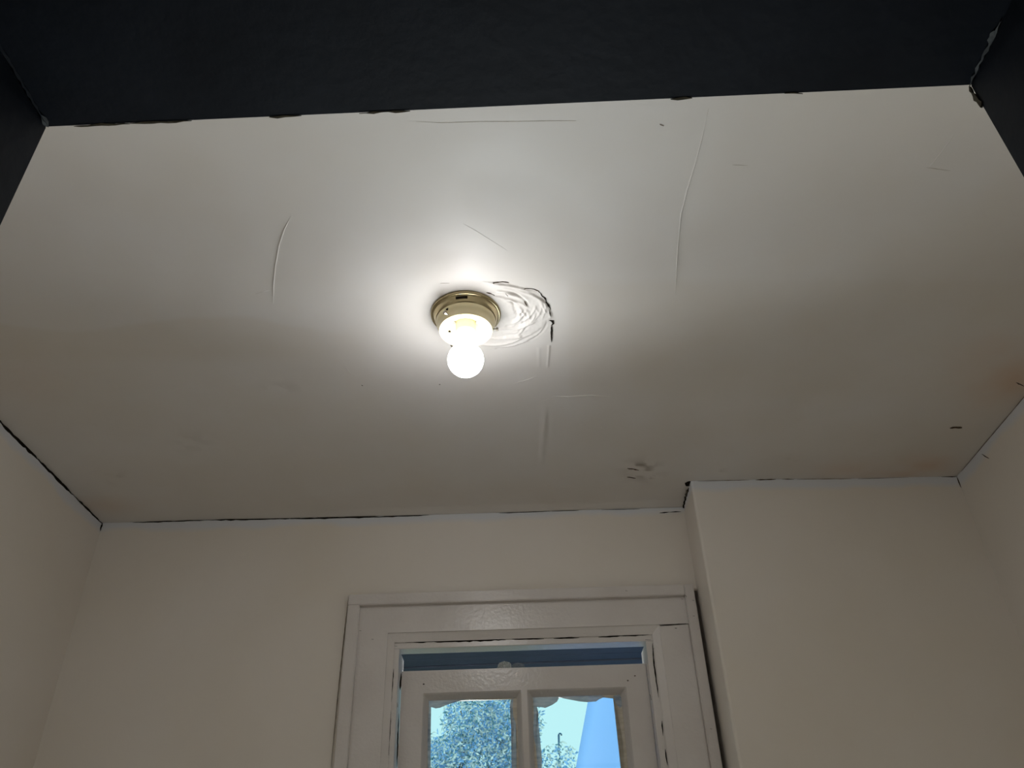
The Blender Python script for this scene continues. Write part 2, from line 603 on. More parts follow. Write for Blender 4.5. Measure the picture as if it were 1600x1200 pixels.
tide = 505 + 12 * np.sin(PX / 70) + 10 * (nz2 - 0.5)
Yl = 0.32 + 0.34 * (nz - 0.45)
Yl += 0.16 * sstep(-4, 6, PY - tide) * (1 - sstep(380, 620, PX)) * (1 - sstep(548, 575, PY))
Yl += 0.10 * sstep(880, 900, PX + 6 * (nz2 - 0.5)) * sstep(430, 450, PY) * (1 - sstep(600, 640, PY))
Yl += 0.12 * (nz2 - 0.5)
Dk = np.zeros(GX.shape)
for (x, y, sx, sy, a) in [(1005, 735, 26, 14, 0.5), (1000, 728, 10, 4, 0.5), (1018, 742, 9, 6, 0.4), (300, 690, 30, 16, 0.12),
                          (180, 745, 14, 9, 0.18), (1120, 735, 12, 6, 0.25), (1240, 715, 10, 4, 0.2), (440, 605, 30, 8, 0.15)]:
    Dk += a * np.exp(-((PX - x) / sx) ** 2 - ((PY - y) / sy) ** 2) * sstep(0.42, 0.62, fbm(GX * 45, GY * 45, 61, 3))
Rs = np.zeros(GX.shape)
for (x, y, sx, sy, a) in [(1580, 600, 70, 40, 0.35), (1455, 725, 40, 14, 0.45), (1330, 735, 60, 14, 0.22), (1560, 545, 60, 30, 0.15),
                          (20, 590, 60, 40, 0.10), (150, 790, 70, 14, 0.15), (1395, 742, 40, 6, 0.3)]:
    Rs += a * np.exp(-((PX - x) / sx) ** 2 - ((PY - y) / sy) ** 2) * (0.4 + 1.1 * nz2)
cols = np.stack([np.clip(Yl, 0, 1), np.clip(Dk, 0, 0.9), np.clip(Rs, 0, 0.8), np.ones(GX.shape)], -1).reshape(-1, 4)

ny, nx = GX.shape
V = np.stack([GX.ravel(), GY.ravel(), (HC - H).ravel()], 1)
idx = np.arange(nx * ny).reshape(ny, nx)
Q = np.stack([idx[:-1, :-1], idx[1:, :-1], idx[1:, 1:], idx[:-1, 1:]], -1).reshape(-1, 4)   # faces down
me = bpy.data.meshes.new('ceiling')
top = len(V)
V = np.vstack([V, [[gx[0], gy[0], HC + 0.12], [gx[-1], gy[0], HC + 0.12], [gx[-1], gy[-1], HC + 0.12], [gx[0], gy[-1], HC + 0.12]]])
me.from_pydata(V.tolist(), [], Q.tolist() + [[top, top + 1, top + 2, top + 3]])
ca_ = me.color_attributes.new('stain', 'FLOAT_COLOR', 'POINT')
cc_ = np.vstack([cols, np.tile([0.2, 0, 0, 1], (4, 1))]).astype(np.float32)
ca_.data.foreach_set('color', cc_.ravel())
me.polygons.foreach_set('use_smooth', [True] * len(me.polygons))
me.materials.append(M_CEIL)
ceiling = link(bpy.data.objects.new('ceiling', me))
tag(ceiling, 'stained off-white plaster ceiling with a rough trowelled patch beside the lamp', 'ceiling', kind='structure')


def ceil_h(x, y):
    i = int(np.clip(np.searchsorted(gx, x), 0, nx - 1)); j = int(np.clip(np.searchsorted(gy, y), 0, ny - 1))
    return float(H[j, i])


def cv(px, py, off=0.0):
    p = on_ceil(px, py)
    return Vector((p.x, p.y, HC - ceil_h(p.x, p.y) - off))


DOWN = (0, 0, -1)


def ccrack(pp, w, mat=None, jag=0.35, name='crack', wob=0.0):
    pts = resample([Vector((on_ceil(*q).x, on_ceil(*q).y, 0)) for q in pp], 0.004)
    pts = [p + Vector((random.uniform(-wob, wob), random.uniform(-wob, wob), 0)) for p in pts]
    pts = [Vector((p.x, p.y, HC - ceil_h(p.x, p.y))) for p in pts]
    return sliver(name, pts, w, DOWN, mat or M_VOID, ceiling, jag, 0.00025 if mat is M_FAINT else 0.0009, 0.004)


ccrack([(841, 456), (848, 462), (853, 466), (855, 474), (859, 482), (860, 490), (860, 493)], 0.0020, jag=0.9, wob=0.0013)
ccrack([(859, 499), (863, 501), (865, 505), (861, 508)], 0.0040, jag=0.6)
ccrack([(862, 507), (862, 516), (861.5, 534)], 0.0034, jag=0.15)
ccrack([(770, 441), (785, 440), (795, 441)], 0.0010, M_DIRT)
ccrack([(818, 450), (830, 450), (842, 454)], 0.0009, M_DIRT, 0.8, wob=0.001)
ccrack([(760, 456), (768, 457), (773, 460)], 0.0014, M_DIRT, 0.8)
ccrack([(688, 442), (702, 442)], 0.0006, M_FAINT)
ccrack([(819, 469), (823, 476)], 0.0012, M_DIRT, 0.7)
ccrack([(790, 456), (794, 461)], 0.0011, M_DIRT, 0.7)
ccrack([(650, 190), (690, 192), (760, 190), (900, 189)], 0.0006, M_FAINT)
ccrack([(1144, 257), (1168, 258)], 0.0006, M_FAINT)
ccrack([(1447, 261), (1485, 266)], 0.0006, M_FAINT)
ccrack([(1031, 194), (1037, 196)], 0.0016, M_DIRT, 0.8)
ccrack([(980, 732), (990, 733), (998, 735)], 0.0022, M_DIRT, 0.7)
ccrack([(980, 745), (993, 747)], 0.0016, M_DIRT, 0.5)
ccrack([(1588, 598), (1600, 604)], 0.0020, M_DIRT, 0.5)
ccrack([(1484, 669), (1492, 668), (1503, 668)], 0.0062, M_DIRT, 0.25, 'paint_blister')
ccrack([(1498, 668), (1503, 669)], 0.0040, M_CHIP, 0.3, 'paint_blister')
ccrack([(565, 601), (567, 602)], 0.003, M_DIRT)
ccrack([(686, 600), (688, 600)], 0.003, M_DIRT)


def ridge(pp, r):
    pts = resample([Vector((on_ceil(*q).x, on_ceil(*q).y, 0)) for q in pp], 0.012)
    pts = [Vector((p.x, p.y, HC - ceil_h(p.x, p.y) + 0.0003)) for p in pts]
    n = len(pts)
    rad = [r * min(1, 0.25 + 5 * min(i, n - 1 - i) / n) for i in range(n)]
    o = tube('paint_ridge', pts, rad, M_CEIL, ceiling, 6)
    a = o.data.color_attributes.new('stain', 'FLOAT_COLOR', 'POINT')
    px, py = project(np.array([tuple(v.co) for v in o.data.vertices]))
    c = np.zeros((len(px), 4), np.float32); c[:, 3] = 1
    for i, v in enumerate(o.data.vertices):
        ii = int(np.clip(np.searchsorted(gx, v.co.x), 0, nx - 1)); jj = int(np.clip(np.searchsorted(gy, v.co.y), 0, ny - 1))
        c[i, :3] = cols[jj * nx + ii, :3]
    a.data.foreach_set('color', c.ravel())
    return o


ridge([(455, 337), (444, 358), (436, 382), (430, 415), (427, 445), (427, 474)], 0.0016)
ridge([(395, 460), (410, 456), (426, 452)], 0.0008)
ridge([(1107, 170), (1098, 210), (1086, 255), (1074, 295), (1064, 335), (1059, 385), (1057, 420), (1055, 460)], 0.0014)
ridge([(720, 347), (745, 361), (775, 380), (800, 396)], 0.0007)
ridge([(860, 619), (890, 620), (920, 618), (955, 620)], 0.0013)
ridge([(840, 630), (870, 619)], 0.0008)
ridge([(915, 669), (945, 669)], 0.0010)
ridge([(537, 571), (545, 580), (553, 590)], 0.0010)
ridge([(660, 599), (670, 600)], 0.0013)
ridge([(1493, 207), (1470, 238), (1450, 262)], 0.0010)
ridge([(800, 600), (822, 594), (840, 588)], 0.0008)
ridge([(1240, 350), (1242, 355)], 0.0022)
ridge([(1262, 430), (1264, 434)], 0.0022)
ridge([(932, 719), (935, 721)], 0.0022)
ridge([(803, 730), (806, 732)], 0.0022)
ridge([(1067, 610), (1070, 613)], 0.0022)

# ---- walls
wall_left = box('wall_left', (XL - 0.15, YF - 0.3, 0), (XL, 2.05, HC + 0.05), M_WALL)
tag(wall_left, 'grey-beige painted left wall under the ceiling', 'wall', kind='structure')
wall_right = box('wall_right', (XR, YF - 0.3, 0), (XR + 0.15, 2.05, HC + 0.05), M_WALL)
tag(wall_right, 'grey-beige painted right wall under the ceiling', 'wall', kind='structure')

HU0, HU1, HZ0, HZ1 = -0.372, 0.332, 0.86, EYE + 0.665   # hole for the window
wall_back = empty('wall_back')


def wpoly(u0, u1, d0, d1):
    return [tuple((W0 + WU * u + WD * d).to_2d()) for u, d in ((u0, d0), (u1, d0), (u1, d1), (u0, d1))]


UL = (Vector((XL, Y1L, 0)) - W0).dot(WU) - 0.05
UR = XJ + 0.05
prism('wall_face', wpoly(UL, HU0, 0, 0.09), 0, HC + 0.05, M_WALL, wall_back)
SLOT = XJ - 0.0165                           # open slot between casing and the projecting wall
prism('wall_face', wpoly(HU1, SLOT, 0, 0.09), 0, HC + 0.05, M_WALL, wall_back)
prism('wall_face', wpoly(SLOT, UR, 0, 0.09), EYE + 0.712, HC + 0.05, M_WALL, wall_back)
prism('wall_face', wpoly(SLOT, UR, 0, 0.09), 0, 0.90, M_WALL, wall_back)
prism('slot_back', wpoly(SLOT - 0.004, UR, 0.035, 0.085), 0.88, EYE + 0.72, M_OUT, wall_back)
prism('wall_face', wpoly(HU0, HU1, 0, 0.09), HZ1, HC + 0.05, M_WALL, wall_back)
prism('wall_face', wpoly(HU0, HU1, 0, 0.09), 0, HZ0, M_WALL, wall_back)
tag(wall_back, 'grey-beige painted wall around the sash window', 'wall', kind='structure')

# projecting part of the back wall, with a softly rounded arris
r_ = 0.006
arc = [(XJ + r_ - r_ * math.cos(a), Y2J + r_ - r_ * math.sin(a)) for a in np.linspace(0, math.pi / 2, 7)]
poly = [(XJ, Y1J + 0.02)] + arc + [(XR + 0.05, Y2R + 0.0023), (XR + 0.05, 2.05), (XJ, 2.05)]
wall_proj = prism('wall_back_projection', poly, 0, HC + 0.05, M_WALL)
tag(wall_proj, 'grey-beige painted wall section projecting forward beside the window', 'wall', kind='structure')

# open joints between walls and ceiling
TOWARDS = (0, -1, 0.0)


def edge_crack(parent, p0, p1, w, normal, mat=M_VOID, jag=0.4):
    return sliver('crack', [p0, p1], w, normal, mat, parent, jag, 0.0012, 0.012)


def bw(px):   # top of the window wall, under the ceiling, at picture column px
    u = wloc(px, 800, 0)[0]
    p = W0 + WU * u
    return Vector((p.x, p.y, HC - ceil_h(p.x, p.y - 0.004) - 0.001))


def lw(y):
    return Vector((XL, y, HC - ceil_h(XL, y) - 0.0022))


for y0, y1, w in ((1.86, 1.70, 0.0034), (1.70, 1.52, 0.0052), (1.53, 1.38, 0.0066), (1.40, 1.10, 0.0080), (1.12, 0.6, 0.007)):
    edge_crack(wall_left, lw(y0), lw(y1), w, (1, 0, -0.3))
for a, b_, w in ((212, 330, 0.0026), (325, 470, 0.0034), (455, 600, 0.0040), (590, 670, 0.0028), (780, 860, 0.0014), (862, 905, 0.0010), (940, 1000, 0.0008)):
    edge_crack(wall_back, bw(a), bw(b_), w, (0, -1, -0.3))
edge_crack(wall_back, bw(157), bw(166), 0.006, (0, -1, -0.3))
sliver('crack', [Vector((XL + 0.001, Y1L - 0.002, HC - 0.002)), Vector((XL + 0.001, Y1L - 0.002, HC - 0.022))], 0.004, (1, -1, 0), M_VOID, wall_left)
for a, b_ in ((1030, 1046), (1046, 1064)):
    edge_crack(wall_back, bw(a) - Vector((0, 0, 0.012)), bw(b_) - Vector((0, 0, 0.012)), 0.0022, (0, -1, -0.2))


def fw(px):   # top of the projecting face
    x = (Vector((XJ, Y2J, 0)) + (Vector((XR, Y2R, 0)) - Vector((XJ, Y2J, 0))) * ((px - 1079) / (1497 - 1079)))
    return Vector((x.x, x.y, HC - ceil_h(x.x, x.y - 0.004) - 0.001))


for a, b_, w, m_ in ((1090, 1170, 0.0010, M_SOFT), (1180, 1212, 0.0022, M_DIRT), (1222, 1240, 0.0022, M_DIRT), (1245, 1330, 0.0010, M_SOFT), (1340, 1420, 0.0008, M_SOFT), (1472, 1497, 0.0018, M_DIRT)):
    edge_crack(wall_proj, fw(a), fw(b_), w, (0, -1, -0.3), m_)
sliver('crack', [Vector((XR - 0.001, Y2R - 0.001, HC - 0.002)), Vector((XR - 0.001, Y2R - 0.001, HC - 0.03))], 0.002, (-1, -1, 0), M_DIRT, wall_right)
pA = on_ceil(1537, 703); pB = Vector((XR, 1.62, HC - 0.035))
sliver('crack', [Vector((XR, 1.66, HC - 0.012)), Vector((XR, 1.64, HC - 0.036))], 0.0018, (-1, 0, 0), M_DIRT, wall_right)
edge_crack(wall_right, Vector((XR, 1.76, HC - 0.0005)), Vector((XR, 1.3, HC - 0.0005)), 0.0009, (-1, 0, -0.3), M_SOFT)
# broken corner where the wall steps forward
for y0, y1, w in ((Y2J + 0.028, Y2J + 0.062, 0.004), (Y2J + 0.055, Y2J + 0.10, 0.005), (Y2J + 0.095, Y1J - 0.002, 0.006)):
    sliver('crack', [Vector((XJ - 0.0005, y0, HC - 0.004 - ceil_h(XJ - .004, y0))), Vector((XJ - 0.0005, y1, HC - 0.004 - ceil_h(XJ - .004, y1)))], w, (-1, 0, -0.4), M_VOID, wall_proj, 0.8, 0.0012, 0.005)
sliver('broken_hole', [cv(1070, 755.5), cv(1082, 754.5)], 0.017, DOWN, M_VOID, wall_proj, 0.45, 0.0015, 0.003)
sliver('crumbled_plaster', [cv(1076, 757, 0.002), cv(1081, 756, 0.002)], 0.006, DOWN, M_CHIP, wall_proj, 0.5, 0.002, 0.003)
sliver('crumbled_plaster', [cv(1071, 775, 0.002), cv(1075, 763, 0.002)], 0.006, DOWN, M_CHIP, wall_proj, 0.5, 0.003, 0.004)

# ---- doorway wall, dark painted doorway lining
wall_front = empty('wall_front')
t_ = 0.03                                    # lining thickness
box('wall_face', (XL - 0.05, YD0 + 0.005, 0), (JL - t_, YF, HC + 0.05), M_WALL, wall_front)
box('wall_face', (JR + t_, YD0 + 0.005, 0), (XR + 0.05, YF, HC + 0.05), M_WALL, wall_front)
box('wall_face', (JL - t_, YD0 + 0.005, ZS + t_), (JR + t_, YF, HC + 0.05), M_WALL, wall_front)
tag(wall_front, 'painted wall pierced by the dark doorway', 'wall', kind='structure')
door = empty('door_1', (0, 0, 0))
tag(door, 'near-black navy painted doorway lining framing the view', 'doorway', kind='structure')
box('head_lining', (JL - t_, YD0, ZS), (JR + t_, YD, ZS + t_), M_NAVY, door, 0.002, 2)
box('jamb_lining', (JL - t_, YD0, 0), (JL, YD, ZS), M_NAVY, door, 0.002, 2)
box('jamb_lining', (JR, YD0, 0), (JR + t_, YD, ZS), M_NAVY, door, 0.002, 2)
# filler showing in the corners of the lining, chipped paint on its edge
sliver('filler', [Vector((JL + 0.001, YD - 0.002, ZS - 0.001)), Vector((JL + 0.001, YD - 0.014, ZS - 0.001))], 0.0045, (1, -0.5, -1), M_FILL, door, 0.3, 0.0015, 0.003)
sliver('filler', [Vector((JL + 0.001, YD - 0.002, ZS - 0.001)), Vector((JL + 0.0005, YD - 0.12, ZS - 0.0005))], 0.002, (1, 0, -1), M_NAVY, door, 0.5, 0.0015, 0.004)
sliver('filler', [Vector((JR - 0.001, YD - 0.001, ZS - 0.001)), Vector((JR - 0.001, YD - 0.06, ZS - 0.001))], 0.0022, (-1, 0, -1), M_FILL, door, 0.6, 0.0012, 0.004)
sliver('filler', [Vector((JR - 0.001, YD - 0.040, ZS - 0.001)), Vector((JR - 0.001, YD - 0.052, ZS - 0.001))], 0.004, (-1, 0, -1), M_FILL, door, 0.6, 0.0014, 0.003)
sliver('paint_chip', [Vector((JR - 0.0005, YD - 0.001, ZS - 0.002)), Vector((JR - 0.0005, YD - 0.001, ZS - 0.030))], 0.003, (-1, -0.3, 0), M_CHIP, door, 0.7, 0.0012, 0.004)
for a, b_ in ((120, 205), (205, 300), (560, 640), (1055, 1090), (1240, 1270), (420, 470)):
    xa = on_y(a, 190, YD).x; xb = on_y(b_, 190, YD).x
    sliver('paint_chip', [Vector((xa, YD - 0.001, ZS - 0.0003)), Vector((xb, YD - 0.001, ZS - 0.0003))], 0.0014 if b_ - a > 36 else 0.0018, (0, -0.4, -1), M_CHIP, door, 0.7, 0.0006, 0.006)

# hall behind the camera
box('wall_hall_left', (-0.95, -2.4, 0), (-0.85, YD0 + 0.004, HC + 0.05), M_HALL)
box('wall_hall_right', (0.85, -2.4, 0), (0.95, YD0 + 0.004, HC + 0.05), M_HALL)
box('wall_hall_end', (-0.95, -2.5, 0), (0.95, -2.4, HC + 0.05), M_HALL)
box('ceiling_hall', (-0.95, -2.5, HC), (0.95, YF - 0.006, HC + 0.1), M_HALL)
for n_, l_ in (('wall_hall_left', 'plain painted hall wall on the left before the doorway'), ('wall_hall_right', 'plain painted hall wall on the right before the doorway'),
               ('wall_hall_end', 'plain painted end wall of the hall'), ('ceiling_hall', 'plain painted hall ceiling before the doorway')):
    tag(bpy.data.objects[n_], l_, 'ceiling' if 'ceil' in n_ else 'wall', kind='structure')

# ------------------------------------------------------------------ window casing (local axes: x=u, y=d, z)
def at_wall(name):
    e = empty(name, tuple(W0))
    e.rotation_euler = (0, 0, WANG)
    return e


trim = at_wall('trim_1')
tag(trim, 'cream gloss-painted flat timber casing with raised outer band around the window', 'window casing', kind='structure')
dB, dF = -0.024, -0.010                      # faces: outer band, flat board
uOL, zOT = wloc(545, 929, dB); uOR, _ = wloc(1087, 916, dB)
uIL, zIT = wloc(562, 945, dB); uIR, _ = wloc(1071, 931, dB)
uBL, zBT = wloc(606, 989, dF); uBR, _ = wloc(1030, 977, dF)
uOR = min(uOR, XJ - 0.0125)
zSILL = 0.90
bm_ = 0.0015
box('outer_band', (uOL, dB, zSILL), (uIL, 0.0, zIT), M_TRIM, trim, bm_, 2)
box('outer_band', (uIR, dB, zSILL), (uOR, 0.0, zOT), M_TRIM, trim, bm_, 2)
box('outer_band', (uOL, dB, zIT), (uIR - 0.0004, 0.0, zOT), M_TRIM, trim, bm_, 2)
box('casing_board', (uIL, dF, zBT), (uIR, 0.03, zIT), M_TRIM, trim)
box('casing_board', (uIL, dF, zSILL), (uBL, 0.03, zBT), M_TRIM, trim)
box('casing_board', (uBR, dF + 0.0012, zSILL), (uIR, 0.03, zBT - 0.0012), M_TRIM, trim, 0.001)
# splayed staff bead, mitred at the corners
dE = 0.0005
uSL, zST = wloc(616.5, 1004, dE); uSR, _ = wloc(1019, 990, dE)
e1, e2, e3 = uSL - uBL, zBT - zST, uBR - uSR
extrude_profile('staff_bead', [(zBT, dF + 0.003), (zST, dE), (zST + 0.003, dE + 0.012), (zBT, dE + 0.012)], uBL, uBR, 'u', M_TRIM, trim,
                cut_a=-e1 / e2, cut_b=e3 / e2, ref=zBT)
extrude_profile('staff_bead', [(uBL, dF + 0.003), (uSL, dE), (uSL - 0.003, dE + 0.012), (uBL, dE + 0.012)], zSILL, zBT, 'z', M_TRIM, trim,
                cut_b=-e2 / e1, ref=uBL)
extrude_profile('staff_bead', [(uBR, dF + 0.003), (uSR, dE), (uSR + 0.003, dE + 0.012), (uBR, dE + 0.012)], zSILL, zBT, 'z', M_TRIM, trim,
                cut_b=e2 / e3, ref=uBR)
box('window_board', (uOL - 0.03, -0.06, zSILL - 0.03), (uOR, 0.03, zSILL), M_TRIM, trim, 0.004, 2)


def wpt(px, py, d):
    u, z = wloc(px, py, d)
    return Vector((u, d, z))


def tcrack(pp, d, w, parent=None, mat=None, jag=0.3):
    return sliver('crack', [wpt(x, y, d) for x, y in pp], w, (0, -1, 0), mat or M_VOID, parent or trim, jag, 0.0006, 0.008)


for x, y, d in ((1084, 962, dB), (1083, 938, dB), (1066, 936, dF), (1056, 981, dF), (1111, 1139, dB), (979, 923, dB), (563, 985, dF), (582, 999, dF)):
    p = wpt(x, y, d)
    tcrack([(x - 1.6, y), (x + 1.6, y + 0.4)], d, 0.0036)
tcrack([(1071, 930), (1073, 933)], dB, 0.003)
tcrack([(1031, 977.5), (1072, 974.5)], dF - 0.0002, 0.0016)
tcrack([(1073, 932), (1074, 942)], dF, 0.0016)
tcrack([(545, 930), (536, 1010), (527, 1095), (517, 1199)], -0.0006, 0.0016, mat=M_SOFT)

# ------------------------------------------------------------------ sash window
win = at_wall('window_1')
tag(win, 'cream painted sash window with its glazed top sash slid slightly down', 'window', kind='structure')
dR, dS = 0.004, 0.060                        # frame face; plane where the top sash slides
uFL, zFT = wloc(624, 1014, dR); uFR, _ = wloc(1009, 1003, dR)
zHB = EYE + 0.66
box('frame_head', (uBL - 0.01, dR, zFT), (uBR + 0.01, 0.045, zHB), M_TRIM, win, 0.0012)
box('frame_stile', (uBL - 0.01, dR, 0.87), (uFL, 0.092, zFT), M_TRIM, win, 0.0012)
box('frame_stile', (uFR, dR, 0.87), (uBR + 0.01, 0.092, zFT), M_TRIM, win, 0.0012)
box('frame_sill', (uBL - 0.01, dR, 0.86), (uBR + 0.01, 0.16, 0.90), M_TRIM, win, 0.003)


def sash(name, u0, u1, z0, z1, d0, d1, rail_t, rail_b, stile_l, stile_r, bar_u, bar_w):
    s = empty(name, parent=win)
    ch = 0.011                               # chamfer towards the glass
    dm = d0 + 0.6 * (d1 - d0)
    a, b = u0 + stile_l, u1 - stile_r
    zt, zb = z1 - rail_t, z0 + rail_b
    extrude_profile('top_rail', [(z1, d0), (zt, d0), (zt - ch * 0.25, d0 + 0.004), (zt - ch, dm), (zt - ch, d1), (z1, d1)], a - 0.0005, b + 0.0005, 'u', M_TRIM, s)
    extrude_profile('bottom_rail', [(z0, d0), (zb, d0), (zb + ch, dm), (zb + ch, d1), (z0, d1)], a - 0.0005, b + 0.0005, 'u', M_TRIM, s)
    extrude_profile('stile', [(u0, d0), (a, d0), (a + ch * 0.25, d0 + 0.004), (a + ch, dm), (a + ch, d1), (u0, d1)], z0, z1, 'z', M_TRIM, s)
    extrude_profile('stile', [(u1, d0), (b, d0), (b - ch * 0.25, d0 + 0.004), (b - ch, dm), (b - ch, d1), (u1, d1)], z0, z1, 'z', M_TRIM, s)
    c0, c1 = bar_u - bar_w / 2, bar_u + bar_w / 2
    extrude_profile('glazing_bar', [(c0, d0), (c1, d0), (c1 + 0.003, d0 + 0.004), (c1 + ch, dm), (c1 + ch, d1), (c0 - ch, d1), (c0 - ch, dm), (c0 - 0.003, d0 + 0.004)],
                    zb, zt, 'z', M_TRIM, s)
    gd = dm + 0.003
    panes = []
    for p0, p1 in ((a, c0), (c1, b)):
        panes.append(box('pane', (p0 + 0.004, gd, zb + 0.004), (p1 - 0.004, gd + 0.003, zt - 0.004), M_GLASS, s))
    return s, gd, (a, c0, c1, b, zt, zb)


dT = 0.040
u0, zt0 = wloc(628, 1049, dT); u1, _ = wloc(1011, 1042, dT)
u0 = max(u0, uFL + 0.001); u1 = min(u1, uFR - 0.001)
sa_, zr_ = wloc(661, 1083, dT); sb_, _ = wloc(979, 1079, dT)
cb_, _ = wloc(820.5, 1120, dT)
top_sash, GD, (gA, gC0, gC1, gB, gZT, gZB) = sash('top_sash', u0, u1, 1.46, zt0, dT, dT + 0.036, zt0 - zr_, 0.045, sa_ - u0, u1 - sb_, cb_, 0.013)
low_sash, GD2, _ = sash('bottom_sash', uFL + 0.001, uFR - 0.001, 0.90, 1.505, 0.008, 0.039, 0.04, 0.07, 0.048, 0.048, cb_, 0.013)

for pp, d in (([(617, 1003), (700, 1002), (790, 999.5)], dE - 0.001), ([(865, 998), (905, 996.5)], dE - 0.001), ([(935, 995.5), (970, 994)], dE - 0.001), ([(800, 999), (850, 998)], dE - 0.001), ([(970, 994), (1016, 991.5)], dE - 0.001)):
    sliver('crack', [wpt(x, y, dR) + Vector((0, 0.0, 0.0)) for x, y in pp], 0.0042 if d and pp[0][0] < 700 else 0.0026, (0, -1, 0), M_VOID, win, 0.35, 0.0012, 0.008)
for pp, w in (([(615, 1045), (612.3, 1075), (611, 1098)], 0.0030), ([(610.6, 1108), (608.2, 1140), (604, 1199)], 0.0042), ([(616, 1009.5), (621, 1009.5)], 0.0022)):
    tcrack(pp, dR, w, win)
for pp, w in (([(1019.5, 1005), (1022, 1040), (1029, 1090)], 0.0028), ([(1034, 1126), (1036, 1150)], 0.0026), ([(1039, 1170), (1043, 1196)], 0.0026), ([(1008, 999.5), (1017, 1000)], 0.0026), ([(1016, 1085), (1018, 1094)], 0.0030)):
    tcrack(pp, dR, w, win)
for pp, w in (([(627, 1052), (625.5, 1078)], 0.0035), ([(621, 1098), (621.5, 1105)], 0.0036), ([(623, 1115), (620, 1199)], 0.0022)):
    tcrack(pp, dR + 0.001, w, win)
for pp in ([(1022, 1012), (1020.5, 1015)], [(1033, 1012), (1034.5, 1016)], [(1028.5, 990), (1030, 992)], [(605, 995), (607, 997)], [(612, 997), (610.5, 1000)], [(608, 1003), (609, 1006)], [(998, 984), (1000, 984.4)]):
    tcrack(pp, 0.0035 if pp[0][0] > 700 else 0.0035, 0.0032)
for x, y in ((662, 1069), (992, 1056), (981, 1063)):
    sliver('nail_hole', [wpt(x - 1.5, y, dT), wpt(x + 1.5, y + 0.3, dT)], 0.0040, (0, -1, 0), M_DIRT if x > 700 else M_VOID, top_sash, 0.3, 0.0006, 0.002)

# ragged paint and putty left on the two panes
GF = GD - 0.0012


def smear(pp, mat, lay=0.0):
    """outline in picture points, laid on the room face of the glass"""
    n = len(pp)
    f_ = [wpt(x, y, GF - lay) for x, y in pp]
    b_ = [p + Vector((0, 0.001, 0)) for p in f_]
    bm = bmesh.new()
    vf = [bm.verts.new(p) for p in f_]; vb = [bm.verts.new(p) for p in b_]
    bm.faces.new(vf); bm.faces.new(vb[::-1])
    for i in range(n):
        bm.faces.new((vf[i], vb[i], vb[(i + 1) % n], vf[(i + 1) % n]))
    bmesh.ops.triangulate(bm, faces=[f for f in bm.faces if len(f.verts) > 4])
    return bm_obj('paint_smear', bm, mat, top_sash)


def zl(x, y):      # crop at (660,1070), 9.23 times
    return 660 + x / 9.23, 1070 + y / 9.23


def zr(x, y):      # crop at (820,1070)
    return 820 + x / 9.23, 1070 + y / 9.23


B = 1262          # carry the side strips down below the frame
smear([zl(-40, 90), zl(1500, 90), zl(1400, 215), zl(1260, 212), zl(640, 212), zl(520, 215), zl(330, 190), zl(150, 190), zl(60, 200), zl(-40, 230)], M_PUTTY)
smear([zl(100, 170), zl(640, 200), zl(520, 235), zl(400, 262), zl(320, 300), zl(260, 328), zl(190, 340), zl(130, 320), zl(80, 330), zl(60, 240)], M_SMEAR, 0.0012)
smear([zl(-60, 150), zl(60, 200), zl(125, 320), zl(110, 430), zl(75, 540), zl(62, 620), zl(72, 740), zl(80, 860), zl(95, 1000), zl(108, 1190), (zl(110, 0)[0], B), (zl(-80, 0)[0], B)], M_SMEAR)
smear([zl(-60, 150), zl(70, 220), zl(95, 330), zl(70, 520), zl(45, 700), zl(60, 900), zl(75, 1190), (zl(80, 0)[0], B), (zl(-80, 0)[0], B)], M_PUTTY, 0.0012)
smear([zl(1400, 150), zl(1275, 210), zl(1262, 300), zl(1265, 430), zl(1290, 510), zl(1335, 575), zl(1320, 650), zl(1305, 720), zl(1295, 850), zl(1290, 1190), (zl(1290, 0)[0], B), (zl(1480, 0)[0], B), zl(1480, 150)], M_SMEAR)
smear([zl(1480, 150), zl(1310, 200), zl(1300, 330), zl(1310, 450), zl(1350, 560), zl(1365, 700), zl(1365, 1190), (zl(1365, 0)[0], B), (zl(1480, 0)[0], B)], M_PUTTY, 0.0012)
# right pane
smear([zr(60, 60), zr(1560, 60), zr(1500, 200), zr(1300, 200), zr(1150, 170), zr(1050, 140), zr(800, 140), zr(560, 150), zr(300, 150), zr(60, 160)], M_PUTTY)
smear([zr(100, 120), zr(470, 140), zr(490, 195), zr(465, 240), zr(400, 285), zr(320, 305), zr(300, 330), zr(275, 330), zr(265, 300), zr(170, 318), zr(100, 320)], M_SMEAR, 0.0012)
smear([zr(470, 130), zr(760, 120), zr(1050, 130), zr(1160, 170), zr(1060, 215), zr(1030, 240), zr(900, 248), zr(800, 240), zr(690, 220), zr(560, 195), zr(490, 170)], M_SMEAR, 0.0013)
smear([zr(60, 100), zr(175, 315), zr(200, 420), zr(168, 540), zr(160, 680), zr(178, 800), zr(215, 960), zr(250, 1085), zr(195, 1130), zr(205, 1190), (zr(210, 0)[0], B), (zr(40, 0)[0], B), zr(40, 100)], M_SMEAR)
smear([zr(60, 100), zr(120, 200), zr(130, 420), zr(120, 700), zr(160, 900), zr(185, 1190), (zr(190, 0)[0], B), (zr(40, 0)[0], B)], M_PUTTY, 0.0012)
smear([zr(1560, 80), zr(1270, 160), zr(1300, 250), zr(1350, 330), zr(1365, 450), zr(1390, 680), zr(1420, 900), zr(1440, 1190), (zr(1445, 0)[0], B), (zr(1600, 0)[0], B)], M_PUTTY)
smear([zr(1280, 160), zr(1370, 140), zr(1420, 270), zr(1390, 320), zr(1370, 330), zr(1330, 290), zr(1300, 240)], M_SMEAR, 0.0012)

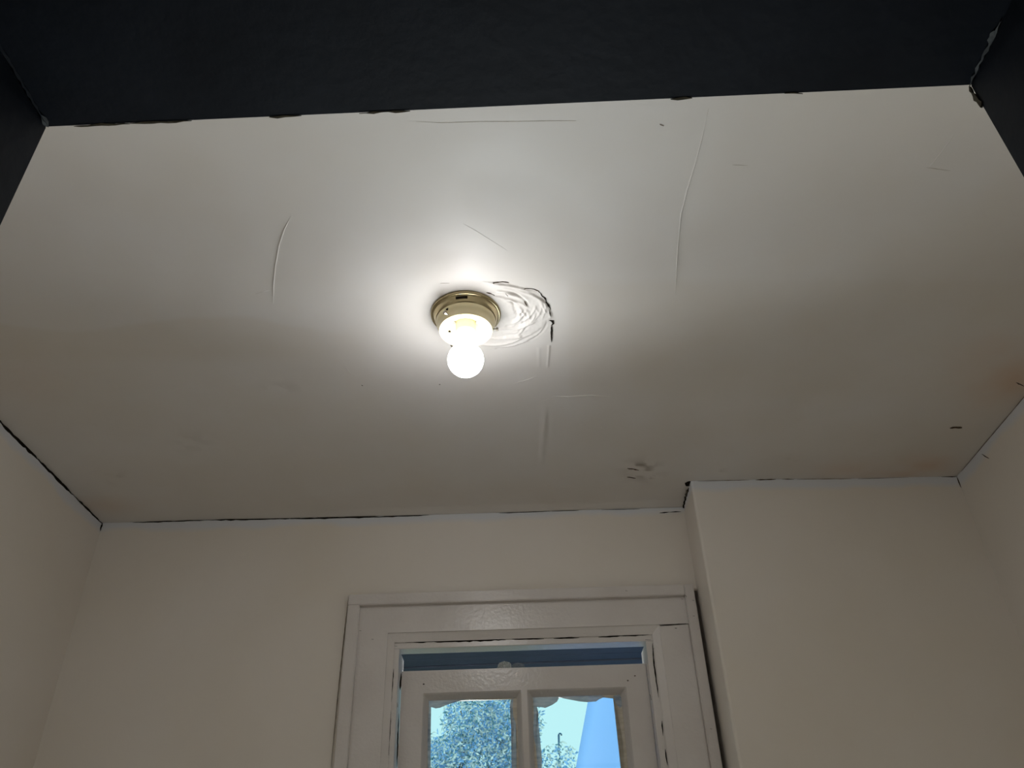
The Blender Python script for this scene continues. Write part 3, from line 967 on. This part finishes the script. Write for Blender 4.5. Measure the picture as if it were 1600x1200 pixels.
# crumpled scrap of clear plastic lying on the top edge of the lowered sash
scrap = empty('plastic_scrap', tuple(W0 + WU * wloc(795, 1046, dT + 0.012)[0] + WD * (dT + 0.012) + Vector((0, 0, zt0))))
tag(scrap, 'small crumpled scrap of clear plastic lying on the top edge of the lowered sash', 'plastic scrap')
M_SCRAP = smear_material('clear_plastic', (0.35, 0.36, 0.33), (0.72, 0.74, 0.70), 0.55, (120, 120, 120))
M_SCRAP2 = smear_material('clear_plastic_thin', (0.25, 0.27, 0.28), (0.45, 0.46, 0.46), 0.22, (120, 120, 120))
for nm, cx_, rx, rz_, m_ in (('crumpled_lobe', -0.010, 0.0165, 0.018, M_SCRAP), ('clear_lobe', 0.021, 0.016, 0.013, M_SCRAP2)):
    bm = bmesh.new()
    bmesh.ops.create_icosphere(bm, subdivisions=4, radius=1)
    for v in bm.verts:
        k = 1 + 0.22 * (float(fbm(np.array(v.co.x * 2.3 + 9), np.array(v.co.y * 2.3 + v.co.z * 3 + 5), 77, 3)) - 0.5) * 2
        v.co = Vector((cx_ + v.co.x * rx * k, v.co.y * 0.009 * k, max(0.0, (v.co.z + 0.25) * rz_ * 0.85 * k)))
    bm_obj(nm, bm, m_, scrap, True)

# ------------------------------------------------------------------ ceiling lamp
lamp = empty('ceiling_lamp', (CX, CY, HC - ceil_h(CX, CY) - 0.0006))
tag(lamp, 'round brass ceiling lamp holder with a single bare lit bulb', 'ceiling lamp')
lathe('canopy', [(0.0, 0.002), (0.0605, 0.002), (0.0612, -0.001), (0.0608, -0.0035), (0.0590, -0.0050), (0.0578, -0.0046), (0.0570, -0.0052),
                 (0.0560, -0.0070), (0.0545, -0.0110), (0.0528, -0.0150), (0.0515, -0.0172), (0.0, -0.0172)], M_BRASS, lamp, 96)
fit = lathe('fitter_ring', [(0.0505, -0.0165), (0.0515, -0.0172), (0.0518, -0.0195), (0.0512, -0.0225), (0.0495, -0.0250), (0.0478, -0.0275), (0.0468, -0.0310), (0.0464, -0.0350),
                            (0.0462, -0.0372), (0.0455, -0.0384), (0.0446, -0.0378), (0.0440, -0.0350), (0.0436, -0.0300), (0.0436, -0.0240), (0.0430, -0.0225)], M_SATIN, lamp, 96)
lathe('reflector_pan', [(0.0436, -0.0240), (0.0420, -0.0232), (0.0300, -0.0232), (0.0290, -0.0245), (0.0282, -0.0300), (0.0272, -0.0310), (0.0262, -0.0300), (0.0255, -0.0240), (0.0170, -0.0236), (0.0, -0.0236)],
      M_PAN, lamp, 72)
lathe('socket', [(0.0, -0.0230), (0.0172, -0.0230), (0.0175, -0.0245), (0.0175, -0.0405), (0.0170, -0.0420), (0.0155, -0.0420), (0.0150, -0.038), (0.0, -0.038)], M_SOCK, lamp, 48)
bz = -0.1000; br = 0.0302
prof = [(0.0, -0.0390), (0.0140, -0.0390), (0.0146, -0.0410), (0.0158, -0.0425), (0.0163, -0.0450), (0.0166, -0.0520), (0.0172, -0.0600), (0.0186, -0.0680), (0.0212, -0.0765)]
a0 = math.acos(0.0212 / br)
for i in range(0, 25):
    th = math.radians(44) - i / 24 * math.radians(134)
    prof.append((max(0.0, br * math.cos(th)), bz + br * math.sin(th)))
bulb = lathe('bulb', prof, M_BULB, lamp, 64)
bulb['label'] = 'bare glowing white light bulb'
for deg in (7, 120, 234):
    a = math.radians(deg)
    dv = Vector((math.cos(a), math.sin(a), 0))
    v, f = tube_data([dv * 0.0430 + Vector((0, 0, -0.0315)), dv * 0.0520 + Vector((0, 0, -0.0315)), dv * 0.0521 + Vector((0, 0, -0.0315)), dv * 0.0555 + Vector((0, 0, -0.0315)), dv * 0.0562 + Vector((0, 0, -0.0315))],
                     [0.0014, 0.0014, 0.0034, 0.0036, 0.0026], 12)
    mesh_obj('thumb_screw', v, f, M_STEEL, lamp)
for deg, z, r in ((236, -0.0222, 0.0508), (250, -0.0232, 0.0506)):
    a = math.radians(deg); dv = Vector((math.cos(a), math.sin(a), 0))
    if deg == 236:
        v, f = tube_data([dv * (r - 0.002) + Vector((0, 0, z)), dv * (r + 0.0006) + Vector((0, 0, z))], [0.0026, 0.0026], 14)
        mesh_obj('screw_hole', v, f, M_VOID, lamp)
# keyhole slot in the canopy, facing the doorway
sl_ = []
for k in range(9):
    a = math.radians(-93 + (k - 4) * 2.6)
    for r, z in ((0.0562, -0.0070), (0.0545, -0.0112)):
        if abs(k - 4) == 4 and z < -0.01:
            a2 = a - math.copysign(math.radians(1.5), k - 4) * -1
        sl_.append(Vector((math.cos(a) * (r + 0.0007), math.sin(a) * (r + 0.0007), z - 0.0004)))
mesh_obj('mounting_slot', sl_, [(2 * k, 2 * k + 1, 2 * k + 3, 2 * k + 2) for k in range(8)], M_VOID, lamp)
# holes and screws inside the pan
for deg, r, m_ in ((205, 0.0215, M_STEEL), (-20, 0.0215, M_STEEL), (150, 0.034, M_VOID)):
    a = math.radians(deg)
    p = Vector((math.cos(a) * r, math.sin(a) * r, -0.0225))
    v, f = tube_data([p, p + Vector((0, 0, -0.0035 if m_ is M_STEEL else -0.0012))], [0.0034, 0.0030], 14)
    mesh_obj('pan_screw' if m_ is M_STEEL else 'pan_hole', v, f, m_, lamp)

# ------------------------------------------------------------------ outside
ground = box('ground', (-6, 2.06, -0.2), (6, 14, 0.0), M_GROUND)
tag(ground, 'grassy ground outside behind the window wall', 'ground', kind='structure')
outer = empty('wall_outer')
for lo, hi in (((XL - 0.15, 2.051, 0), (HU0 - 0.01, 2.15, 2.65)), ((HU1 + 0.01, 2.051, 0), (XR + 0.15, 2.15, 2.65)),
               ((HU0 - 0.01, 2.051, 2.235), (HU1 + 0.01, 2.15, 2.65)), ((HU0 - 0.01, 2.051, 0), (HU1 + 0.01, 2.15, HZ0))):
    box('wall_face', lo, hi, M_OUT, outer)
tag(outer, 'outer skin of the house wall around the window', 'wall', kind='structure')
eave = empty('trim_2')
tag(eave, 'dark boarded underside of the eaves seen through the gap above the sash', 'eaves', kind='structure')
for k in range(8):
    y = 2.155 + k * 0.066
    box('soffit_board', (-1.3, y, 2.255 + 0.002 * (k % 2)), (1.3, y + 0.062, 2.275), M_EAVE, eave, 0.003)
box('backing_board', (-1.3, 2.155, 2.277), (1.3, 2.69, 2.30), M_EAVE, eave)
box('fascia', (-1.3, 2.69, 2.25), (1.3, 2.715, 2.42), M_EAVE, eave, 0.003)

# pale sheet with a slanting edge standing behind the right pane
YS = 3.4
n_u, n_v = 30, 40
pt = on_y(918.6, 1097, YS); pb = on_y(900, 1199, YS)
sv = []
for j in range(n_v + 1):
    z = 2.75 * j / n_v
    xl = pb.x + (pt.x - pb.x) * (z - pb.z) / (pt.z - pb.z)
    for i in range(n_u + 1):
        s = i / n_u
        x = xl + s * (1.5 - xl * 0.2)
        y = YS + 0.018 * math.exp(-((s - 0.05) / 0.018) ** 2) * -1 + 0.02 * math.sin(s * 40 + z) * s
        sv.append((x, y, z))
sheet = mesh_obj('hanging_sheet', sv, [(j * (n_u + 1) + i, j * (n_u + 1) + i + 1, (j + 1) * (n_u + 1) + i + 1, (j + 1) * (n_u + 1) + i) for j in range(n_v) for i in range(n_u)], M_SHEET, smooth=True)
so = sheet.modifiers.new('thickness', 'SOLIDIFY'); so.thickness = 0.004
tag(sheet, 'smooth pale blue sheet with a slanting edge outside the window pane', 'sheet')

# thin hooked pole
YP = 6.9
p_top = on_y(873, 1149, YP); p_low = on_y(873.5, 1176, YP)
pp = [Vector((p_low.x + 0.01, YP, -0.02)), p_low, p_top]
for a in np.linspace(0, math.pi * 1.05, 8)[1:]:
    pp.append(p_top + Vector((0.011 - 0.011 * math.cos(a), 0, 0.014 * math.sin(a))))
pole = tube('hooked_pole', pp, [0.008] * 3 + [0.006] * 7, M_POLE, seg=8)
tag(pole, 'thin dark blue pole with a hooked top outside beside the tree', 'pole')

# tree
tree = empty('leafy_tree', (-0.55, 6.3, 0))
tag(tree, 'leafy tree with small narrow leaves outside the window', 'tree')
T0 = Vector((-0.55, 6.3, 0))
trunk = tube('trunk', [(0, 0, -0.05), (0.02, 0.02, 0.8), (-0.03, 0.0, 1.6), (0.04, 0.05, 2.4), (0.0, 0.0, 3.4)], [0.07, 0.06, 0.045, 0.012, 0.004], M_BARK, tree, 10)
rt = random.Random(5)
blobs = [((-0.42, 6.25, 2.98), (0.26, 0.35, 0.26), 3000), ((-0.16, 6.2, 2.95), (0.22, 0.3, 0.32), 3000), ((-0.45, 6.3, 2.66), (0.38, 0.4, 0.26), 4200),
         ((-0.70, 6.25, 2.68), (0.22, 0.3, 0.20), 1500), ((-0.10, 6.2, 2.62), (0.16, 0.3, 0.24), 1500), ((0.16, 6.1, 2.57), (0.17, 0.22, 0.19), 640), ((0.33, 6.1, 2.50), (0.16, 0.22, 0.15), 420),
         ((-0.45, 6.3, 2.15), (0.95, 0.7, 0.45), 4500), ((-0.35, 6.4, 3.5), (0.5, 0.5, 0.4), 2500), ((-1.2, 6.4, 2.6), (0.35, 0.4, 0.4), 1500)]
for c, rad, cnt in blobs:
    cc = Vector(c) - T0
    tube('branch', [(0, 0, max(0.9, cc.z - 0.9)), (cc.x * 0.5, cc.y * 0.5, cc.z - 0.35), tuple(cc)], [0.014, 0.007, 0.002], M_BARK, tree, 6)
lv = [[], [], []]; lf = [[], [], []]
for c, rad, cnt in blobs:
    for k in range(cnt):
        while True:
            q = Vector((rt.uniform(-1, 1), rt.uniform(-1, 1), rt.uniform(-1, 1)))
            if q.length < 1:
                break
        p = Vector(c) - T0 + Vector((q.x * rad[0], q.y * rad[1], q.z * rad[2]))
        d = Vector((rt.gauss(0, 1), rt.gauss(0, 0.6), rt.gauss(-0.2, 0.9))).normalized()
        s = d.cross(Vector((rt.gauss(0, 0.7), 1, rt.gauss(0, 0.7)))).normalized()
        L = rt.uniform(0.024, 0.040); w = L * rt.uniform(0.15, 0.22)
        i = rt.choices((0, 1, 2), (0.45, 0.41, 0.14))[0]
        n0 = len(lv[i])
        bend = d.cross(s) * L * rt.uniform(-0.15, 0.15)
        lv[i] += [p, p + d * L * 0.5 + s * w + bend, p + d * L, p + d * L * 0.5 - s * w + bend]
        lf[i] += [(n0, n0 + 1, n0 + 2), (n0, n0 + 2, n0 + 3)]
for i in range(3):
    me = bpy.data.meshes.new('foliage')
    me.from_pydata([tuple(v) for v in lv[i]], [], lf[i])
    me.materials.append(M_LEAF[i])
    o = link(bpy.data.objects.new('foliage', me), tree)
    o['kind'] = 'stuff'
